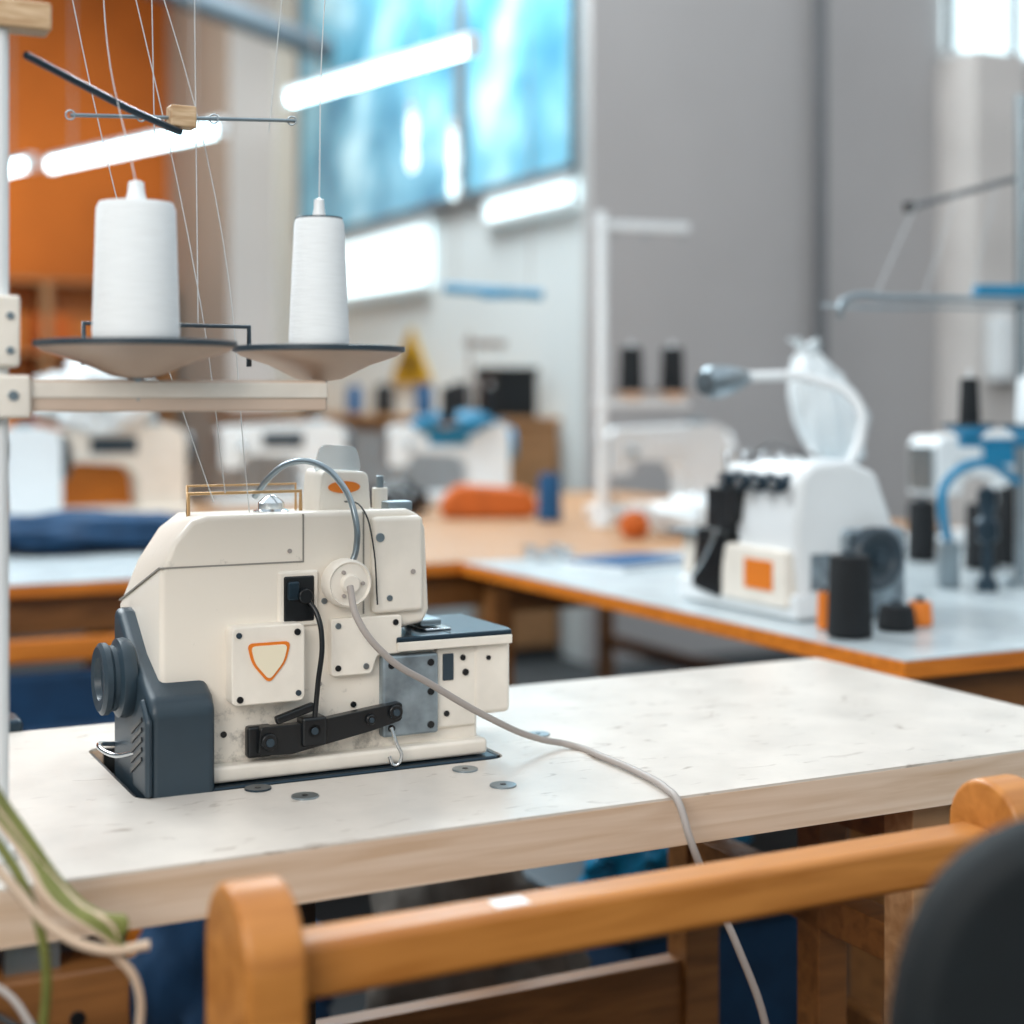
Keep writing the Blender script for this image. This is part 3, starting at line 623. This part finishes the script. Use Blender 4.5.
# ------------------------------------------------------------ lockstitch machines
def lockstitch(name, loc, rot, bodym='white', accent='darksteel', s=1.0):
    e = empty(name, loc, rot); e.scale = (s, s, s)
    bx('bed', 0, 0.46, 0, 0.17, 0.0, 0.035, bodym, e, 0.008)
    bx('bed_slide', 0.01, 0.1, 0.03, 0.12, 0.035, 0.037, 'steel', e, 0)
    arm = [(0.02, 0.13), (0.02, 0.25), (0.035, 0.27), (0.4, 0.285), (0.44, 0.27), (0.45, 0.24), (0.45, 0.03), (0.31, 0.03), (0.3, 0.13), (0.27, 0.165), (0.13, 0.175), (0.1, 0.165), (0.09, 0.13)]
    prism('arm', roundpoly(arm, 0.008, 3), 'y', 0.035, 0.14, bodym, e, 0.01, seg=3)
    bx('face_plate', 0.012, 0.022, 0.045, 0.13, 0.14, 0.25, 'steel', e, 0.003)
    cyl('needle_bar', 0.005, 0.09, (0.055, 0.085, 0.045), 'chrome', e)
    bx('presser_foot', 0.045, 0.065, 0.06, 0.1, 0.037, 0.045, 'chrome', e, 0.001)
    lathe('handwheel', [(0, 0), (0.055, 0), (0.062, 0.006), (0.062, 0.02), (0.05, 0.026), (0.03, 0.02), (0, 0.02)], (0.451, 0.088, 0.2), accent, e, ROTY['x'])
    cyl('tension', 0.016, 0.025, (0.09, 0.036, 0.2), 'chrome', e, 'y')
    bx('panel', 0.16, 0.3, 0.03, 0.036, 0.2, 0.25, accent, e, 0.002)
    bx('bobbin_winder', 0.33, 0.38, 0.06, 0.1, 0.28, 0.3, 'steel', e, 0.004)
    return e
lockstitch('sewing_machine', (.30, 4.68, TH), A, 'white', 'white')
lockstitch('sewing_machine', (1.02, 3.68, TH), A, 'white', 'teal')
m3 = lockstitch('sewing_machine', (-.44, 5.35, TH), A-0.25, 'bag', 'teal')
blob('cloth_cover', (0.17, 0.11, 0.05), (0.26, 0.09, 0.27), 'teal', m3, 0.35, 2, seed=2)
lockstitch('sewing_machine', (-.98, 5.15, TH), A-0.1, 'bag', 'slate')
lockstitch('sewing_machine', (-1.62, 4.02, TH), A, 'white', 'black')
m4 = lockstitch('sewing_machine', (-1.38, 4.5, TH), A, 'cream2', 'slate')
blob('cloth_cover', (0.17, 0.11, 0.13), (0.2, 0.09, 0.36), 'bag', m4, 0.4, 2.0, seed=7)
blob('folded_blue_cloth', (0.36, 0.15, 0.05), (-1.03, 3.72, TH+0.042), 'bluecloth', None, 0.2, 2.5, seed=1, rot=(0, 0, A))

stand('thread_stand', (.258, 4.45, TH), A-0.15, 0.9, [(0.09, 0.0, 'thread_black'), (0.22, 0.0, 'thread_black')], pr=0.016, reach=0.27, topbar=0.27, zplate=0.385)
stand('thread_stand', (-.15, 5.5, TH), A+0.3, 0.6, [(-0.1, 0.0, 'thread_black'), (0.1, 0.0, 'thread_black')], polem='cable', barm='cable', pr=0.006, reach=0.13, topbar=0.17, zplate=0.28, cr=0.028)
hb = empty('hanging_tool_rail', (-.06, 5.0, 1.46), -0.1)
tube('rail', [(-0.16, 0, 0.012), (0.16, 0, -0.012)], 0.017, 'teal', hb, smooth=False)
bx('rail_bracket', -0.04, 0.06, -0.02, 0.02, -0.022, 0.012, 'teal', hb, 0.004)
for s in (-0.12, 0.12): tube('cord_%d' % int(s*100), [(s, 0, 0), (s*0.9, 0, 2.94)], 0.002, 'cable', hb, smooth=False)
# right-hand stand with blue clamps
rs = empty('thread_stand', (.985, 3.0, TH), 0)
cyl('pole', 0.012, 0.95, (0, 0, 0), 'steel', rs); cyl('foot', 0.035, 0.015, (0, 0, 0), 'steel', rs)
tube('lower_guide', [(0.03, -0.02, 0.55), (-0.3, -0.2, 0.545), (-0.39, -0.25, 0.54), (-0.405, -0.26, 0.525), (-0.405, -0.26, 0.505)], 0.006, 'steel', rs)
tube('lower_guide_b', [(-0.43, -0.22, 0.53), (-0.35, -0.24, 0.525), (-0.2, -0.15, 0.53), (0.0, 0.0, 0.535)], 0.003, 'steel', rs)
bx('blue_clamp', -0.09, 0.06, -0.02, 0.02, 0.56, 0.582, 'teal', rs, 0.004)
tube('upper_guide', [(-0.19, 0.1, 0.745), (0.03, 0.0, 0.80)], 0.006, 'pipe', rs, smooth=False)
lathe('guide_end', [(0, 0), (0.012, 0.0), (0.012, 0.02), (0, 0.022)], (-0.19, 0.1, 0.735), 'black', rs)
bx('shelf', -0.12, 0.05, -0.015, 0.015, 0.27, 0.285, 'teal', rs, 0.003)
spool(rs, 'a', (-0.1, 0.0, 0.31), 0.05, 0.02, 0.017, 0.09, 'thread_black', plate='teal')
spool(rs, 'b', (-0.015, -0.09, 0.31), 0.05, 0.024, 0.02, 0.09, 'bag', plate='teal')
tube('arm_b', [(-0.015, 0.0, 0.28), (-0.015, -0.09, 0.29)], 0.005, 'teal', rs, smooth=False)
tube('side_hose', [(0.0, 0.0, 0.2), (-0.1, -0.05, 0.24), (-0.16, -0.05, 0.2), (-0.165, -0.05, 0.15), (-0.15, -0.03, 0.09)], 0.009, 'teal', rs)
bx('hose_foot', -0.17, -0.13, -0.05, -0.01, 0.0, 0.09, 'steel', rs, 0.006)
lathe('tension_post', [(0, 0), (.02, 0), (.02, .02), (.01, .03), (.01, .09), (.022, .1), (.022, .13), (.012, .14), (.018, .16), (.018, .19), (0, .2)], (-0.09, -0.08, 0.0), 'darksteel', rs)
for i in range(3): tube('thread_%d' % i, [(-0.18+i*0.07, 0.08-i*.03, 0.755+i*.012), (-0.33+i*0.1, -0.2+i*.05, 0.545)], 0.001, 'thread', rs, smooth=False)

# small things on cutting table
prism('orange_tool_case', roundpoly([(-0.15, 0), (0.12, 0), (0.15, 0.03), (0.12, 0.085), (-0.1, 0.1), (-0.15, 0.05)], 0.02), 'y', -0.07, 0.07, 'burntorange', None, 0.015, loc=(-.07, 4.78, TH+0.001), rot=(0, 0, 0.1))
cone_free('thread_cone', .112, 4.62, 0.036, 0.14, 'thread_blue')
blob('dark_fabric_pile', (0.10, 0.12, 0.06), (-.36, 4.85, TH+0.048), 'black', None, 0.3, 2.2, seed=9)
for i, (X, Y) in enumerate(((.07, 3.45), (.12, 3.5), (.04, 3.55), (.10, 3.58))):
    e = empty('metal_bobbin', (X, Y, TH)); lathe('bobbin', [(0, 0), (.02, 0), (.02, .004), (.012, .006), (.012, .02), (.02, .022), (.02, .026), (0, .026)], (0, 0, 0), 'chrome', e)
pp = empty('magazine', (.26, 3.38, TH), A+0.3)
bx('pages', -.12, .12, -.085, .085, 0.0005, .012, 'white', pp, 0.001); bx('cover', -.122, .122, -.087, .087, .012, .014, 'thread_blue', pp, 0.0005)
blob('white_fabric', (0.14, 0.09, 0.06), (.5, 4.15, TH+0.048), 'bag', None, 0.35, 2.6, seed=14)
blob('orange_fabric_pile', (0.04, 0.04, 0.04), (.32, 4.05, TH+0.032), 'burntorange', None, 0.3, 2.2, seed=15)

# ------------------------------------------------------------ cabinet along the windows
cbn = empty('storage_cabinet', G(2.8, 5.9, 0), A)
bx('carcass', 0, 0.39, 0, 4.0, 0.05, 1.0, 'tanwood', cbn, 0.005)
bx('top', -0.03, 0.39, -0.02, 4.0, 1.0, 1.035, 'tanwood', cbn, 0.004)
for i in range(5): bx('door_%d' % i, -0.02, 0.0, 0.03+i*0.79, 0.76+i*0.79, 0.1, 0.96, 'laminate_b', cbn, 0.004)
bx('plinth', 0.02, 0.39, 0, 4.0, 0, 0.05, 'black', cbn, 0)
e = empty('storage_box', G(3.0, 6.03, 1.036), A)
bx('carton', -0.1, 0.1, -0.1, 0.1, 0, 0.2, 'black', e, 0.006); bx('lid', -0.105, 0.105, -0.105, 0.105, 0.18, 0.215, 'darkvinyl', e, 0.004)
for i, b in enumerate((6.35, 6.5, 6.95, 7.3, 7.42, 7.9, 8.4, 8.55)):
    p = G(2.95+0.03*(i % 3), b); cone_free('thread_cone', p.x, p.y, 0.045, 0.15, 'thread_black' if i not in (2, 5) else 'thread_blue', 1.036)
sg = empty('warning_sign', G(3.2, 7.55, 1.34), A)
prism('triangle', roundpoly([(-0.28, -0.14), (0.28, -0.14), (0.0, 0.16)], 0.03), 'x', -0.012, 0.0, 'yellow', sg, 0.001)
prism('symbol', roundpoly([(-0.09, -0.08), (0.09, -0.08), (0.0, 0.05)], 0.01), 'x', -0.015, -0.011, 'black', sg, 0)

# ------------------------------------------------------------ chair behind (left)
ch = empty('upholstered_chair', (-1.05, 2.95, 0), A)
bx('back_rail', -0.25, 0.35, -0.012, 0.012, 0.6, 0.645, 'orangewood', ch, 0.006)
bx('back_pad', -0.22, 0.32, -0.02, 0.02, 0.35, 0.58, 'bluecloth', ch, 0.015)
bx('seat', -0.24, 0.34, -0.42, 0.0, 0.42, 0.48, 'bluecloth', ch, 0.02)
for i, (x, y) in enumerate(((-0.23, 0), (0.33, 0), (-0.22, -0.4), (0.32, -0.4))):
    bx('leg_%d' % i, x-0.018, x+0.018, y-0.018, y+0.018, 0, 0.62 if y == 0 else 0.42, 'orangewood', ch, 0.003)
# stuff below the tables
blob('fabric_sack', (0.15, 0.12, 0.3), (-.05, 2.14, 0.242), 'sack', None, 0.3, 2.0, seed=21)
blob('fabric_sack', (0.15, 0.14, 0.26), (-.42, 2.3, 0.208), 'bluecloth', None, 0.3, 2.0, seed=22)
bn = empty('storage_bin', (.24, 2.45, 0), 0.5)
prism('tub', [(-.14, -.14), (.14, -.14), (.14, .14), (-.14, .14)], 'z', 0, 0.34, 'bluecloth', bn, 0.01, poly2=[(-.17, -.17), (.17, -.17), (.17, .17), (-.17, .17)])
bx('rim', -.18, .18, -.18, .18, 0.33, 0.352, 'slate', bn, 0.005)
blob('contents', (0.14, 0.13, 0.1), (0, 0, 0.42), 'teal', bn, 0.4, 2.4, seed=30)
bn2 = empty('cardboard_box', (.85, 2.75, 0), A)
bx('carton', -.2, .2, -.15, .15, 0, 0.45, 'legwood', bn2, 0.004); bx('flap', -.2, .2, -.19, -.15, 0.44, 0.446, 'legwood', bn2, 0)
blob('contents', (0.1, 0.08, 0.07), (.0, .0, .505), 'bag', bn2, 0.35, 2.6, seed=34)
blob('fabric_sack', (0.16, 0.14, 0.2), (-.75, 1.95, 0.16), 'sack', None, 0.3, 2.0, seed=24)

# ------------------------------------------------------------ lights
def area(name, loc, size, size_y, power, col, target):
    l = bpy.data.lights.new(name, 'AREA'); l.shape = 'RECTANGLE'; l.size = size; l.size_y = size_y; l.energy = power; l.color = col
    o = bpy.data.objects.new(name, l); o.location = loc
    o.rotation_euler = (Vector(target)-o.location).to_track_quat('-Z', 'Y').to_euler(); return link(o)
area('window_daylight', (-2.2, 3.6, 3.3), 2.0, 1.5, 110, (0.90, 0.97, 1.0), (-.1, 1.5, .8))
area('front_fill', (-1.2, -1.6, 2.6), 2.0, 1.5, 70, (1.0, 0.94, 0.87), (-.1, 1.6, .9))  # unseen fill, added to lift the front faces
area('rear_wall_fill', (-.5, 7.0, 4.2), 2.5, 1.5, 270, (0.88, 0.97, 1.0), (.9, 7.6, 1.0))  # no ceiling fitting here: added to brighten the window wall
area('far_wall_warm_fill', (-3.2, 8.6, 3.6), 1.2, 1.2, 45, (1.0, 0.86, 0.66), (-3.5, 10.6, 1.6))  # unseen warm light, added to bring up the orange far wall
w = bpy.data.worlds.new('sky'); scene.world = w; w.use_nodes = True
w.node_tree.nodes['Background'].inputs[0].default_value = (0.86, 0.94, 1.0, 1); w.node_tree.nodes['Background'].inputs[1].default_value = 1.05

# ------------------------------------------------------------ camera
cd = bpy.data.cameras.new('camera'); cam = bpy.data.objects.new('camera', cd); link(cam)
cam.location = (0, 0, 1.11); cam.rotation_euler = (math.pi/2, 0, 0)
cd.sensor_width = 36; cd.lens = 54.5; cd.shift_y = -112/1024
cd.dof.use_dof = True; cd.dof.focus_distance = 1.48; cd.dof.aperture_fstop = 2.4
cd.clip_start = 0.02
scene.camera = cam
scene.view_settings.view_transform = 'Standard'
scene.view_settings.look = 'None'
scene.view_settings.exposure = 0.22
